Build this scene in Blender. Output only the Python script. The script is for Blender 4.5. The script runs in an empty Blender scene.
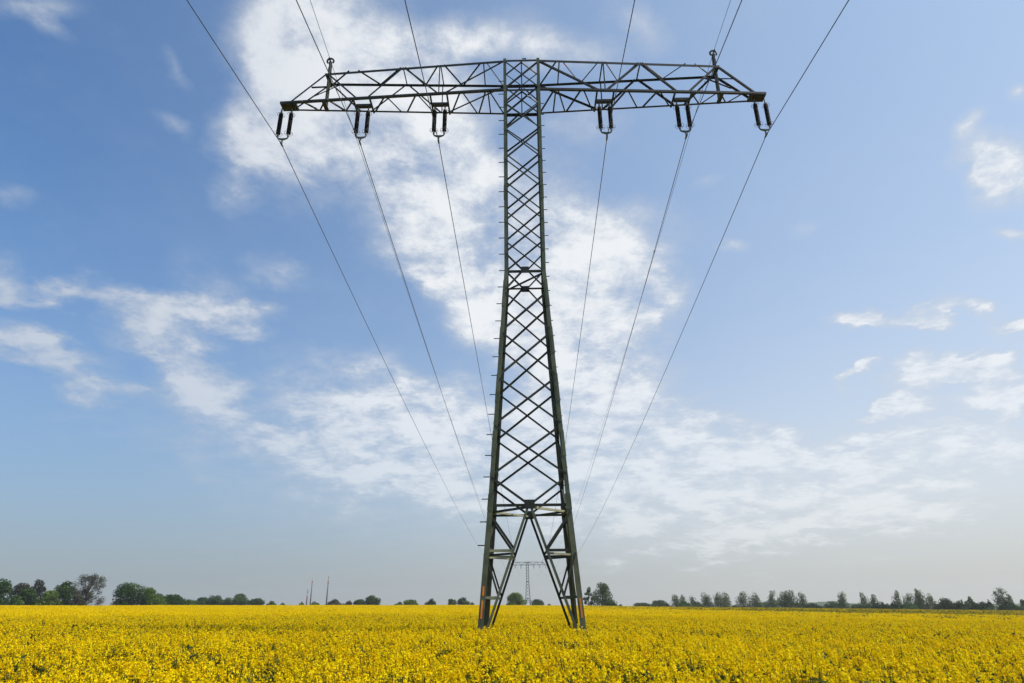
import bpy, math, random
import numpy as np
from mathutils import Vector, Matrix

scene = bpy.context.scene
C = scene.collection
R = math.radians

# ------------------------------------------------------------------ camera
cam_data = bpy.data.cameras.new('camera')
cam_data.sensor_width = 36.0
cam_data.lens = 642.343 / 1024 * 36.0
cam_data.clip_start = 0.1
cam_data.clip_end = 6000.0
cam = bpy.data.objects.new('camera', cam_data)
C.objects.link(cam)
right = Vector((0.99979658, 0.01843922, -0.00817247))
upv = Vector((0.01455682, -0.37923563, 0.92518562))
fwd = Vector((-0.01396041, 0.92511639, 0.3794269))
CAM = Vector((-0.2457, -28.0, 2.187))
cam.matrix_world = Matrix(((right.x, upv.x, -fwd.x, CAM.x), (right.y, upv.y, -fwd.y, CAM.y),
                           (right.z, upv.z, -fwd.z, CAM.z), (0, 0, 0, 1)))
scene.camera = cam

# ------------------------------------------------------------------ sun, exposure
SUN_AZ, SUN_EL = 95.0, 52.0
sun_data = bpy.data.lights.new('sun', 'SUN')
sun_data.energy = 5.0
sun_data.angle = R(0.5)
sun_data.color = (1.0, 0.95, 0.86)
sun = bpy.data.objects.new('sun', sun_data)
C.objects.link(sun)
sv = Vector((math.sin(R(SUN_AZ)) * math.cos(R(SUN_EL)), math.cos(R(SUN_AZ)) * math.cos(R(SUN_EL)), math.sin(R(SUN_EL))))
sun.rotation_mode = 'QUATERNION'
sun.rotation_quaternion = sv.to_track_quat('Z', 'Y')
sun.location = (60, -40, 80)
vs = scene.view_settings
vs.view_transform = 'Standard'
vs.look = 'None'
vs.exposure = 0.0
vs.gamma = 1.0
vs.use_curve_mapping = False
scene.cycles.max_bounces = 6
scene.cycles.diffuse_bounces = 3
scene.cycles.transmission_bounces = 3
scene.cycles.volume_bounces = 0


class NG:
    """small helper for writing node graphs"""
    def __init__(self, tree):
        self.t = tree
        self.L = tree.links

    def n(self, typ, **kw):
        nd = self.t.nodes.new(typ)
        for k, v in kw.items():
            setattr(nd, k, v)
        return nd

    def put(self, sock, v):
        if isinstance(v, bpy.types.NodeSocket):
            self.L.new(v, sock)
        elif v is not None:
            sock.default_value = v

    def m(self, op, a, b=None, c=None, clamp=False):
        nd = self.n('ShaderNodeMath', operation=op, use_clamp=clamp)
        for s, v in zip(nd.inputs, (a, b, c)):
            self.put(s, v)
        return nd.outputs[0]

    def rng(self, v, a, b, c=0.0, d=1.0, smooth=True):
        nd = self.n('ShaderNodeMapRange')
        nd.interpolation_type = 'SMOOTHSTEP' if smooth else 'LINEAR'
        for s, x in zip(nd.inputs, (v, a, b, c, d)):
            self.put(s, x)
        return nd.outputs[0]

    def mix(self, f, a, b, typ='MIX'):
        nd = self.n('ShaderNodeMix', data_type='RGBA', blend_type=typ)
        self.put(nd.inputs['Factor'], f)
        for s, v in ((nd.inputs[6], a), (nd.inputs[7], b)):
            if isinstance(v, tuple) and len(v) == 3:
                v = (*v, 1.0)
            self.put(s, v)
        return nd.outputs[2]

    def noise(self, vec, scale, detail=4.0, rough=0.55, dist=0.0):
        nd = self.n('ShaderNodeTexNoise')
        self.put(nd.inputs['Vector'], vec)
        nd.inputs['Scale'].default_value = scale
        nd.inputs['Detail'].default_value = detail
        nd.inputs['Roughness'].default_value = rough
        nd.inputs['Distortion'].default_value = dist
        return nd


# ------------------------------------------------------------------ sky with clouds
# clouds sit at infinity: (east/north, up/north, width, height, turn, density)
BLOBS = [
(-0.4958,1.1746,0.1909,0.1556,2.0566,0.75), (-0.3943,1.1283,0.262,0.2284,2.2115,1.0), (-0.2391,1.0135,0.206,0.1872,2.1347,1.0),
(-0.3628,0.9129,0.2454,0.2135,2.6442,0.95), (-0.4491,0.9663,0.2001,0.149,1.884,0.65), (-0.1715,0.8586,0.2181,0.2034,2.1643,1.1),
(-0.1752,0.7186,0.1992,0.1841,2.0658,1.0), (-0.0893,0.6194,0.1986,0.1672,2.1104,1.0), (-0.0264,0.5268,0.1725,0.1533,1.6188,0.9),
(-0.0523,0.4504,0.0965,0.0932,2.8018,0.6), (-0.1294,1.1264,0.1323,0.0889,3.0677,0.75), (-0.0345,1.1236,0.158,0.0995,3.0945,0.65),
(0.0585,1.065,0.1421,0.0894,3.1136,0.7), (0.1495,1.0299,0.153,0.0875,3.1274,0.45), (-0.5557,0.8678,0.1045,0.0765,1.7235,0.84),
(-0.5171,0.8067,0.08,0.0674,2.3402,0.72), (-0.5393,0.7264,0.0781,0.0527,2.3396,0.72), (-0.4186,0.7927,0.1564,0.1357,2.3314,0.6),
(0.1108,0.8519,0.1519,0.0754,-2.6882,0.55), (0.0755,0.6802,0.125,0.1126,1.8043,0.8), (0.1637,0.625,0.1689,0.105,-3.1323,0.85),
(0.1211,0.5046,0.1842,0.1453,-3.0985,1.1), (0.217,0.5126,0.1136,0.0812,-2.639,0.8), (0.09,0.3931,0.1568,0.1455,-2.9666,1.0),
(0.1753,0.419,0.1278,0.0675,-2.9369,0.6), (0.1255,0.2889,0.1807,0.1351,-3.0959,1.15), (0.2154,0.2227,0.2343,0.1029,-3.1341,1.15),
(0.3366,0.1977,0.2505,0.0814,-3.1381,0.95), (0.0661,0.2088,0.2145,0.1177,3.1414,0.95), (0.2073,0.1385,0.3591,0.0928,3.1369,0.95),
(-0.1307,0.243,0.2784,0.121,3.118,0.8), (-0.3103,0.2864,0.2443,0.1248,3.088,0.75), (-0.3703,0.2461,0.2209,0.0809,3.1078,0.5),
(-0.2063,0.1809,0.3699,0.1059,3.1234,0.75), (-0.2823,0.337,0.1448,0.054,3.1107,0.4), (-0.1169,0.3175,0.1226,0.0639,3.1117,0.5),
(-0.92,0.5528,0.0701,0.051,2.3791,0.6), (-0.8746,0.5201,0.0904,0.0343,3.0727,0.55), (-0.8114,0.517,0.0635,0.0315,3.0292,0.65),
(-0.7238,0.5076,0.1173,0.0371,2.9103,0.65), (-0.6467,0.4946,0.139,0.0416,2.9165,0.6), (-0.5531,0.4624,0.1374,0.054,2.8671,0.75),
(-0.4722,0.4442,0.0826,0.0464,3.047,0.85), (-0.672,0.4493,0.094,0.0435,2.7893,0.55), (-0.6041,0.413,0.1226,0.04,2.4671,0.65),
(-0.5462,0.376,0.1181,0.0498,2.5243,0.6), (-0.5284,0.3232,0.0972,0.0674,2.9385,0.6), (-0.585,0.3588,0.0952,0.0389,2.4679,0.6),
(-0.4595,0.3052,0.0415,0.0252,3.0275,0.45), (-0.873,0.4227,0.1131,0.0487,2.9597,0.75), (-0.8074,0.4034,0.0962,0.0448,2.7115,0.65),
(-0.7623,0.3614,0.1232,0.038,2.4986,0.6), (-0.7073,0.3431,0.0995,0.0373,2.9104,0.65), (-0.6421,0.3128,0.1503,0.0371,2.9733,0.45),
(-0.7308,0.3913,0.0838,0.0299,-3.0979,0.6), (-0.507,0.2478,0.1615,0.0446,3.1134,0.4), (-0.6835,0.278,0.1259,0.0244,3.0319,0.35),
(-0.4333,0.54,0.0813,0.0371,2.7053,0.5), (-0.545,0.5163,0.1095,0.0671,2.6259,0.4), (-1.0737,1.2246,0.1689,0.0671,3.051,0.7),
(-1.0179,1.1578,0.1252,0.0399,2.5036,0.6), (-0.7076,1.0396,0.106,0.0252,2.123,0.42), (-0.6825,0.8783,0.0727,0.0229,2.4545,0.48),
(-0.9725,0.7311,0.0672,0.0292,2.6669,0.48), (0.2207,1.1679,0.106,0.06,-1.9042,0.48), (0.2686,1.1092,0.106,0.0665,2.0184,0.48),
(0.9085,0.7626,0.1051,0.0715,-2.8995,0.95), (0.8673,0.7096,0.1006,0.0381,-2.2666,0.9), (0.9206,0.7173,0.08,0.0604,-2.5966,0.84),
(0.8746,0.6006,0.0574,0.0255,-3.0909,1.08), (0.8689,0.8337,0.0616,0.0365,-2.2778,0.72), (0.9866,0.9091,0.0482,0.0349,0.8941,0.84),
(0.5744,0.4327,0.061,0.0264,-2.9198,1.5), (0.6765,0.4274,0.0585,0.0295,-3.0771,1.6), (0.7216,0.46,0.0708,0.0266,-2.9258,1.6),
(0.6393,0.439,0.0891,0.0216,-2.8701,1.0), (0.7897,0.4514,0.0513,0.0208,-2.7461,1.2), (0.8274,0.4267,0.0571,0.0214,-2.9216,1.2),
(0.5486,0.3422,0.0513,0.0183,-2.8601,1.5), (0.6677,0.3405,0.1044,0.029,-2.9903,1.6), (0.7591,0.3617,0.1065,0.029,-2.9536,1.3),
(0.7848,0.3388,0.0812,0.0423,-3.0479,1.5), (0.6202,0.2904,0.0822,0.0359,-2.9562,1.2), (0.5502,0.2749,0.0614,0.0197,-2.9549,1.2),
(0.7634,0.2935,0.099,0.0371,-3.1091,1.3), (0.7246,0.2402,0.2139,0.0833,-3.1052,0.6), (0.4612,0.2056,0.127,0.0192,-3.0623,0.6),
(0.3849,0.5998,0.04,0.0231,-3.1005,0.54), (0.3517,0.7207,0.0431,0.0269,-2.8504,0.42), (0.5264,0.6262,0.0476,0.0221,-2.805,0.42),
(-0.1584,0.5351,0.0489,0.0443,2.8434,0.72), (0.5764,0.1719,0.379,0.1042,-3.1347,0.95), (0.3832,0.1073,0.4455,0.0813,3.1367,0.8),
]

world = bpy.data.worlds.new('World')
scene.world = world
world.use_nodes = True
wt = world.node_tree
wt.nodes.clear()
g = NG(wt)
geo = g.n('ShaderNodeNewGeometry')
tc = g.n('ShaderNodeTexCoord')
dirv = tc.outputs['Generated']
sep = g.n('ShaderNodeSeparateXYZ')
g.put(sep.inputs[0], dirv)
dx, dy, dz = sep.outputs
SKY_K = 0.15
sky = g.n('ShaderNodeTexSky', sky_type='NISHITA', sun_disc=False)
sky.sun_elevation = R(SUN_EL)
sky.sun_rotation = R(SUN_AZ)
sky.altitude = 50.0
sky.air_density = 1.0
sky.dust_density = 1.0
sky.ozone_density = 1.0
ysafe = g.m('MAXIMUM', dy, 0.03)
u = g.m('DIVIDE', dx, ysafe)
v = g.m('DIVIDE', dz, ysafe)
cmb = g.n('ShaderNodeCombineXYZ')
g.put(cmb.inputs[0], u)
g.put(cmb.inputs[1], v)
uv = cmb.outputs[0]
# layered noise coordinates: clouds flatten towards the horizon
zden = g.m('ADD', g.m('MAXIMUM', dz, 0.0), 0.22)
cl = g.n('ShaderNodeCombineXYZ')
g.put(cl.inputs[0], g.m('DIVIDE', dx, zden))
g.put(cl.inputs[1], g.m('MULTIPLY', g.m('DIVIDE', dy, zden), 1.0))
layer = cl.outputs[0]
warp = g.noise(layer, 4.5, 7.0, 0.62)
wv = g.n('ShaderNodeVectorMath', operation='MULTIPLY_ADD')
g.put(wv.inputs[0], warp.outputs['Color'])
wv.inputs[1].default_value = (0.16, 0.16, 0.0)
wv.inputs[2].default_value = (0, 0, 0)
wadd = g.n('ShaderNodeVectorMath', operation='ADD')
g.put(wadd.inputs[0], uv)
g.put(wadd.inputs[1], wv.outputs[0])
wsub = g.n('ShaderNodeVectorMath', operation='SUBTRACT')
g.put(wsub.inputs[0], wadd.outputs[0])
wsub.inputs[1].default_value = (0.08, 0.08, 0.0)
acc = None
for (bu, bv, ba, bb, bt, bs) in BLOBS:
    mp = g.n('ShaderNodeMapping', vector_type='TEXTURE')
    g.put(mp.inputs['Vector'], wsub.outputs[0])
    mp.inputs['Location'].default_value = (bu, bv, 0)
    mp.inputs['Rotation'].default_value = (0, 0, bt)
    mp.inputs['Scale'].default_value = (ba, bb, 1)
    gr = g.n('ShaderNodeTexGradient', gradient_type='SPHERICAL')
    g.put(gr.inputs[0], mp.outputs[0])
    acc = g.m('MULTIPLY_ADD', gr.outputs['Fac'], bs, acc if acc is not None else 0.20)
fb = g.noise(layer, 4.8, 12.0, 0.67, 0.15)
fb2 = g.noise(layer, 22.0, 8.0, 0.70, 0.1)
fbn = g.rng(fb.outputs['Fac'], 0.33, 0.67, 0.0, 1.0, False)
body = g.m('MULTIPLY', g.m('MINIMUM', acc, 1.15), g.m('MULTIPLY_ADD', fbn, 0.80, 0.36))
body = g.m('MULTIPLY_ADD', g.m('SUBTRACT', fb2.outputs['Fac'], 0.5), g.m('MULTIPLY', g.m('MINIMUM', acc, 0.6), 0.75), body)
cover = g.rng(body, 0.06, 1.08, 0.0, 0.94)
shade = g.rng(body, 0.45, 1.15)
cloud_lo = (4.0, 4.35, 4.85)
cloud_hi = (6.0, 6.15, 6.3)
ccol = g.mix(shade, cloud_lo, cloud_hi)
ccol = g.mix(g.rng(dx, -0.62, -0.12), g.mix(shade, (3.1, 3.55, 4.25), (4.0, 4.35, 4.9)), ccol)
# pale hazy air towards the horizon (part of the sky)
el = g.m('MAXIMUM', dz, 0.0)
hz = g.m('POWER', 2.718, g.m('MULTIPLY', g.m('POWER', g.m('DIVIDE', el, 0.29), 1.6), -1.0))
hz = g.m('MULTIPLY', hz, 0.95)
east = g.rng(dx, -0.6, 0.65)
lift = g.rng(el, 0.0, 0.17)
hcol = g.mix(east, g.mix(lift, (2.3, 2.6, 2.8), (2.15, 2.68, 3.3)), g.mix(lift, (3.85, 3.85, 3.65), (5.2, 5.2, 5.1)))
skyb = g.mix(1.0, sky.outputs[0], (0.56, 0.88, 1.14), 'MULTIPLY')
thin = g.rng(dx, -0.64, 0.95, 0.0, 0.58, False)
skyb = g.mix(thin, skyb, (4.45, 5.1, 5.55))
base = g.mix(hz, skyb, hcol)
full = g.mix(g.m('MULTIPLY', cover, g.rng(el, 0.04, 0.42, 0.50, 1.0)), base, ccol)
bg = g.n('ShaderNodeBackground')
g.put(bg.inputs['Color'], full)
bg.inputs['Strength'].default_value = SKY_K
out = g.n('ShaderNodeOutputWorld')
g.L.new(bg.outputs[0], out.inputs['Surface'])
world.cycles.sampling_method = 'MANUAL'
world.cycles.sample_map_resolution = 256


# ------------------------------------------------------------------ helpers
def tag(o, label=None, cat=None, group=None, kind=None):
    for k, val in (('label', label), ('category', cat), ('group', group), ('kind', kind)):
        if val:
            o[k] = val
    return o


def empty(name, loc):
    o = bpy.data.objects.new(name, None)
    o.location = loc
    o.empty_display_size = 0.3
    C.objects.link(o)
    return o


def ortho(a, e):
    a = a.normalized()
    e = e - a * e.dot(a)
    return e.normalized()


class MB:
    """collects boxes, beams and tubes, and links them as ONE mesh object"""
    def __init__(self):
        self.v, self.f = [], []

    def prism(self, p0, p1, prof0, e1, e2, prof1=None):
        prof1 = prof1 or prof0
        n, b = len(prof0), len(self.v)
        for p, pr in ((p0, prof0), (p1, prof1)):
            for x, y in pr:
                self.v.append(p + e1 * x + e2 * y)
        for i in range(n):
            j = (i + 1) % n
            self.f.append((b + i, b + j, b + n + j, b + n + i))
        self.f.append(tuple(b + i for i in reversed(range(n))))
        self.f.append(tuple(b + n + i for i in range(n)))
        return self

    def angle(self, p0, p1, w, t, e1, e2, centre=False):
        p0, p1 = Vector(p0), Vector(p1)
        a = p1 - p0
        e2 = ortho(a, Vector(e2))
        e1v = Vector(e1) if e1 is not None else a.cross(e2)
        e1 = ortho(a, e1v - e2 * e1v.dot(e2))
        if centre:
            p0 = p0 - e1 * (w / 2)
            p1 = p1 - e1 * (w / 2)
        pr = [(0, 0), (w, 0), (w, t), (t, t), (t, w), (0, w)]
        return self.prism(p0, p1, pr, e1, e2)

    def bar(self, p0, p1, w, h, e2=(0, 0, 1)):
        p0, p1 = Vector(p0), Vector(p1)
        a = p1 - p0
        e2 = ortho(a, Vector(e2))
        e1 = a.normalized().cross(e2)
        return self.prism(p0, p1, [(-w/2, -h/2), (w/2, -h/2), (w/2, h/2), (-w/2, h/2)], e1, e2)

    def box(self, c, s):
        c = Vector(c)
        return self.bar(c - Vector((s[0]/2, 0, 0)), c + Vector((s[0]/2, 0, 0)), s[1], s[2])

    def tube(self, pts, rad, n=6, caps=True):
        pts = [Vector(p) for p in pts]
        rads = rad if isinstance(rad, (list, tuple)) else [rad] * len(pts)
        b = len(self.v)
        e = Vector((0.31, 0.17, 0.93))
        for i, p in enumerate(pts):
            t = (pts[min(i + 1, len(pts) - 1)] - pts[max(i - 1, 0)]).normalized()
            if abs(e.dot(t)) > 0.97:
                e = Vector((1, 0.1, 0.05))
            e = ortho(t, e)
            f = t.cross(e)
            for k in range(n):
                a = 2 * math.pi * k / n
                self.v.append(p + (e * math.cos(a) + f * math.sin(a)) * rads[i])
        for i in range(len(pts) - 1):
            for k in range(n):
                q, r2 = b + i * n + k, b + i * n + (k + 1) % n
                self.f.append((q, r2, r2 + n, q + n))
        if caps:
            self.f.append(tuple(b + k for k in reversed(range(n))))
            self.f.append(tuple(b + (len(pts) - 1) * n + k for k in range(n)))
        return self

    def ring(self, c, r, tube_r, ax1, ax2, n=16, m=5, a0=0.0, a1=2 * math.pi):
        c, ax1, ax2 = Vector(c), Vector(ax1), Vector(ax2)
        closed = abs(a1 - a0 - 2 * math.pi) < 1e-4
        k = n + (0 if closed else 1)
        pts = [c + ax1 * (r * math.cos(a0 + (a1 - a0) * i / n)) + ax2 * (r * math.sin(a0 + (a1 - a0) * i / n)) for i in range(k)]
        if closed:
            pts.append(pts[0])
        return self.tube(pts, tube_r, m, caps=not closed)

    def mesh(self, name, mat, smooth=False):
        me = bpy.data.meshes.new(name)
        me.from_pydata([tuple(p) for p in self.v], [], self.f)
        me.materials.append(mat)
        if smooth:
            me.polygons.foreach_set('use_smooth', [True] * len(me.polygons))
        me.update()
        return me

    def build(self, name, mat, parent=None, smooth=False):
        o = bpy.data.objects.new(name, self.mesh(name, mat, smooth))
        C.objects.link(o)
        if parent:
            o.parent = parent
        return o


def new_mat(name):
    m = bpy.data.materials.new(name)
    m.use_nodes = True
    return m, NG(m.node_tree), m.node_tree.nodes['Principled BSDF']


def paint(name, dark, light, pale, rough=0.62, streak=0.12):
    m, q, bsdf = new_mat(name)
    co = q.n('ShaderNodeTexCoord').outputs['Object']
    n1 = q.noise(co, 1.7, 5, 0.6)
    n2 = q.noise(co, 14.0, 5, 0.65)
    col = q.mix(q.rng(n1.outputs['Fac'], 0.32, 0.68), dark, light)
    col = q.mix(q.m('MULTIPLY', q.rng(n2.outputs['Fac'], 0.58, 0.72), streak * 4, clamp=True), col, pale)
    rnd = q.m('MULTIPLY_ADD', q.n('ShaderNodeObjectInfo').outputs['Random'], 0.5, 0.75)
    sc_ = q.n('ShaderNodeVectorMath', operation='SCALE')
    q.put(sc_.inputs[0], col)
    q.put(sc_.inputs['Scale'], rnd)
    q.put(bsdf.inputs['Base Color'], sc_.outputs[0])
    q.put(bsdf.inputs['Roughness'], q.rng(n2.outputs['Fac'], 0.3, 0.7, rough - 0.1, rough + 0.15))
    bp = q.n('ShaderNodeBump')
    bp.inputs['Strength'].default_value = 0.15
    q.put(bp.inputs['Height'], n2.outputs['Fac'])
    q.put(bsdf.inputs['Normal'], bp.outputs[0])
    return m


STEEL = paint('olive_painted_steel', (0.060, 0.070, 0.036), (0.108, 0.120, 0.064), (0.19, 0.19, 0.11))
STEEL_ARM = paint('shaded_dark_steel', (0.012, 0.014, 0.010), (0.022, 0.025, 0.018), (0.04, 0.042, 0.03), 0.55, 0.05)  # darkness of the unlit crossarm put into the steel colour
STEEL_BR = paint('green_painted_steel', (0.020, 0.024, 0.014), (0.036, 0.042, 0.025), (0.08, 0.08, 0.05))
STEEL_PALE = paint('sunlit_pale_steel', (0.22, 0.22, 0.13), (0.34, 0.33, 0.20), (0.12, 0.13, 0.08))  # cream of sunlit struts put into the steel colour
STEEL_FAR = paint('grey_galvanised_steel', (0.014, 0.016, 0.016), (0.022, 0.025, 0.025), (0.03, 0.03, 0.03))
FITTING = paint('galvanised_fitting', (0.10, 0.105, 0.11), (0.18, 0.185, 0.19), (0.3, 0.3, 0.3), 0.45)
CABLE = paint('weathered_aluminium_cable', (0.055, 0.058, 0.062), (0.08, 0.083, 0.088), (0.1, 0.1, 0.1), 0.5)
GLAZE = paint('dark_brown_glaze', (0.010, 0.007, 0.006), (0.012, 0.008, 0.007), (0.02, 0.015, 0.01), 0.6, 0.0)
GLAZE.node_tree.nodes['Principled BSDF'].inputs['Specular IOR Level'].default_value = 0.12
ORANGE = paint('orange_marker_paint', (0.75, 0.20, 0.015), (0.85, 0.28, 0.02), (0.55, 0.16, 0.03), 0.5)
MASTGREY = paint('grey_mast_paint', (0.16, 0.17, 0.18), (0.22, 0.23, 0.24), (0.3, 0.3, 0.3))
MASTRED = paint('red_mast_paint', (0.34, 0.07, 0.05), (0.42, 0.10, 0.07), (0.3, 0.1, 0.1))
MASTWHITE = paint('white_mast_paint', (0.5, 0.5, 0.5), (0.6, 0.6, 0.6), (0.4, 0.4, 0.4))


# ------------------------------------------------------------------ ground
def tz(x, y):
    """the field rises a little to the left and away, and falls to the right"""
    X = np.clip(x, -260, 260)
    return -0.008 * X - 0.0097 * 12.0 * np.log1p(np.exp(np.clip(X / 12.0, -30, 30))) + 0.08 + 0.5 * np.clip((np.asarray(y) + 28) / 274, 0, 1)


gx = np.concatenate([np.linspace(-1500, -280, 14), np.linspace(-270, 270, 55), np.linspace(280, 1500, 14)])
gy = np.concatenate([np.linspace(-300, -10, 8), np.linspace(0, 340, 35), np.linspace(360, 1500, 14)])
GX, GY = np.meshgrid(gx, gy)
GZ = tz(GX, GY)
nvx, nvy = len(gx), len(gy)
gv = np.stack([GX.ravel(), GY.ravel(), GZ.ravel()], 1)
gf = [(j*nvx+i, j*nvx+i+1, (j+1)*nvx+i+1, (j+1)*nvx+i) for j in range(nvy-1) for i in range(nvx-1)]
me = bpy.data.meshes.new('ground')
me.from_pydata(gv.tolist(), [], gf)
m, q, bsdf = new_mat('field_soil_and_stubble')
co = q.n('ShaderNodeTexCoord').outputs['Object']
n1 = q.noise(co, 0.35, 6, 0.6)
n2 = q.noise(co, 6.0, 5, 0.7)
col = q.mix(q.rng(n1.outputs['Fac'], 0.35, 0.65), (0.05, 0.06, 0.02), (0.07, 0.09, 0.025))
col = q.mix(q.rng(n2.outputs['Fac'], 0.5, 0.75), col, (0.09, 0.065, 0.035))
q.put(bsdf.inputs['Base Color'], col)
bsdf.inputs['Roughness'].default_value = 0.9
me.materials.append(m)
ground = bpy.data.objects.new('ground', me)
C.objects.link(ground)
tag(ground, kind='structure')

# low wooded hills far beyond the field, right
hb = [(367.6, 1166.7, -8), (399.1, 1156.5, 3.0), (422, 1148.5, 6.3), (440, 1142, 3.5), (457.8, 1135.1, 1.2), (486.2, 1123.5, 2.5),
      (507, 1114.4, 3.8), (526.6, 1105.6, 0.6), (552.3, 1093.3, -1.1), (589, 1074.4, -6)]
hx = []
for (a, b) in zip(hb[:-1], hb[1:]):
    for k in range(6):
        t = k / 6
        s = t * t * (3 - 2 * t)
        hx.append((a[0] + (b[0]-a[0]) * t, a[1] + (b[1]-a[1]) * t, a[2] + (b[2]-a[2]) * s))
hv, hf = [], []
rr = random.Random(5)
for (x, y, z) in hx:
    d = Vector((x, y + 28, 0)).normalized()
    z += rr.uniform(-0.5, 0.5)
    for (o, zz) in ((-60, -9), (-35, z - 5), (-15, z - 1.6), (0, z), (40, z - 4), (110, -9)):
        hv.append((x + d.x * o, y + d.y * o, max(zz, -9)))
for i in range(len(hx) - 1):
    for k in range(5):
        hf.append((i*6+k, (i+1)*6+k, (i+1)*6+k+1, i*6+k+1))
me = bpy.data.meshes.new('hills')
me.from_pydata(hv, [], hf)
m, q, bsdf = new_mat('wooded_hill')
co = q.n('ShaderNodeTexCoord').outputs['Object']
q.put(bsdf.inputs['Base Color'], q.mix(q.rng(q.noise(co, 0.05, 6, 0.7).outputs['Fac'], 0.4, 0.6), (0.03, 0.05, 0.025), (0.06, 0.09, 0.035)))
bsdf.inputs['Roughness'].default_value = 0.95
me.materials.append(m)
hills = bpy.data.objects.new('hills', me)
C.objects.link(hills)
tag(hills, kind='structure')

# ------------------------------------------------------------------ lattice pylon
pylon = empty('lattice_pylon', (0, 0, 0))
tag(pylon, 'tall olive green steel lattice pylon standing in the yellow field in front', 'pylon', 'transmission pylons along the line')
ZT, ZB = 30.14, 28.04
XT, XP = 13.43, 10.97


def hw(Z):
    return float(np.interp(Z, [-1, 5.95, 16.94, 31], [1.668 + 0.0745 * 6.95, 1.668, 0.985, 1.0]))


def dep(X):
    return float(np.interp(abs(X), [0.958, XT], [0.958, 0.288]))


FACES = {'front': lambda u, z, o=0: Vector((u, -hw(z) - o, z)), 'rear': lambda u, z, o=0: Vector((-u, hw(z) + o, z)),
         'right': lambda u, z, o=0: Vector((hw(z) + o, u, z)), 'left': lambda u, z, o=0: Vector((-hw(z) - o, -u, z))}
NRM = {'front': Vector((0, -1, 0)), 'rear': Vector((0, 1, 0)), 'right': Vector((1, 0, 0)), 'left': Vector((-1, 0, 0))}

near_parts = {'tower': [], 'arm': []}


def part(mb, name, mat, parent=pylon, where='tower'):
    o = mb.build(name, mat, parent)
    near_parts[where].append(o)
    return o


legs = {}
for sx in (-1, 1):
    for sy in (-1, 1):
        mb = MB()
        zs = [-0.15, 5.95, 16.94, ZT + 0.10]
        for (z0, z1, w) in ((zs[0], zs[1], 0.21), (zs[1], zs[2], 0.185), (zs[2], zs[3], 0.16)):
            p0 = Vector((sx * hw(z0), sy * hw(z0), z0))
            p1 = Vector((sx * hw(z1), sy * hw(z1), z1))
            mb.angle(p0, p1, w, 0.022, (-sx, 0, 0), (0, -sy, 0))
        leg = part(mb, 'leg', STEEL)
        legs[(sx, sy)] = leg
        # bolted splice angles on the outside of the leg
        for (z0, z1, w) in ((5.72, 6.35, 0.23), (7.9, 9.0, 0.13), (10.3, 11.6, 0.13), (12.6, 13.9, 0.12), (15.0, 16.4, 0.12), (21.0, 21.8, 0.11)):
            p0 = Vector((sx * (hw(z0) + 0.016), sy * (hw(z0) + 0.016), z0))
            p1 = Vector((sx * (hw(z1) + 0.016), sy * (hw(z1) + 0.016), z1))
            part(MB().angle(p0, p1, w, 0.014, (-sx, 0, 0), (0, -sy, 0)), 'splice_plate', STEEL, leg)

# climbing bolts on two opposite legs
for (sx, sy, step, z0, ln) in ((-1, -1, 0.90, 4.35, 0.25), (1, 1, 0.80, 6.4, 0.25)):
    z = z0
    while z < 28.9:
        x = sx * hw(z)
        y = sy * (hw(z) - 0.05)
        part(MB().tube([(x, y, z), (x + sx * ln, y, z), (x + sx * (ln + 0.012), y, z)], [0.022, 0.022, 0.034], 6), 'step_bolt', STEEL_ARM, legs[(sx, sy)])
        z += step

# orange marker plates on the two front legs
for sx, zz in ((-1, ((1.72, 2.35), (2.52, 2.85))), (1, ((1.72, 2.40),))):
    for (z0, z1) in zz:
        c0 = Vector((sx * (hw(z0) - 0.10), -hw(z0) - 0.006, z0))
        c1 = Vector((sx * (hw(z1) - 0.10), -hw(z1) - 0.006, z1))
        o = part(MB().bar(c0, c1, 0.07, 0.008, (0, -1, 0)), 'marker_plate', ORANGE, legs[(sx, -1)])
        o['label'] = 'narrow orange marker plate'


def brace(face, u0, z0, u1, z1, w, inside, name, mat=STEEL_BR):
    n = NRM[face]
    off = -0.024 if inside else 0.010
    p0, p1 = FACES[face](u0, z0, off), FACES[face](u1, z1, off)
    return part(MB().angle(p0, p1, w, 0.010, None, -n if inside else -n, True), name, mat)


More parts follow.
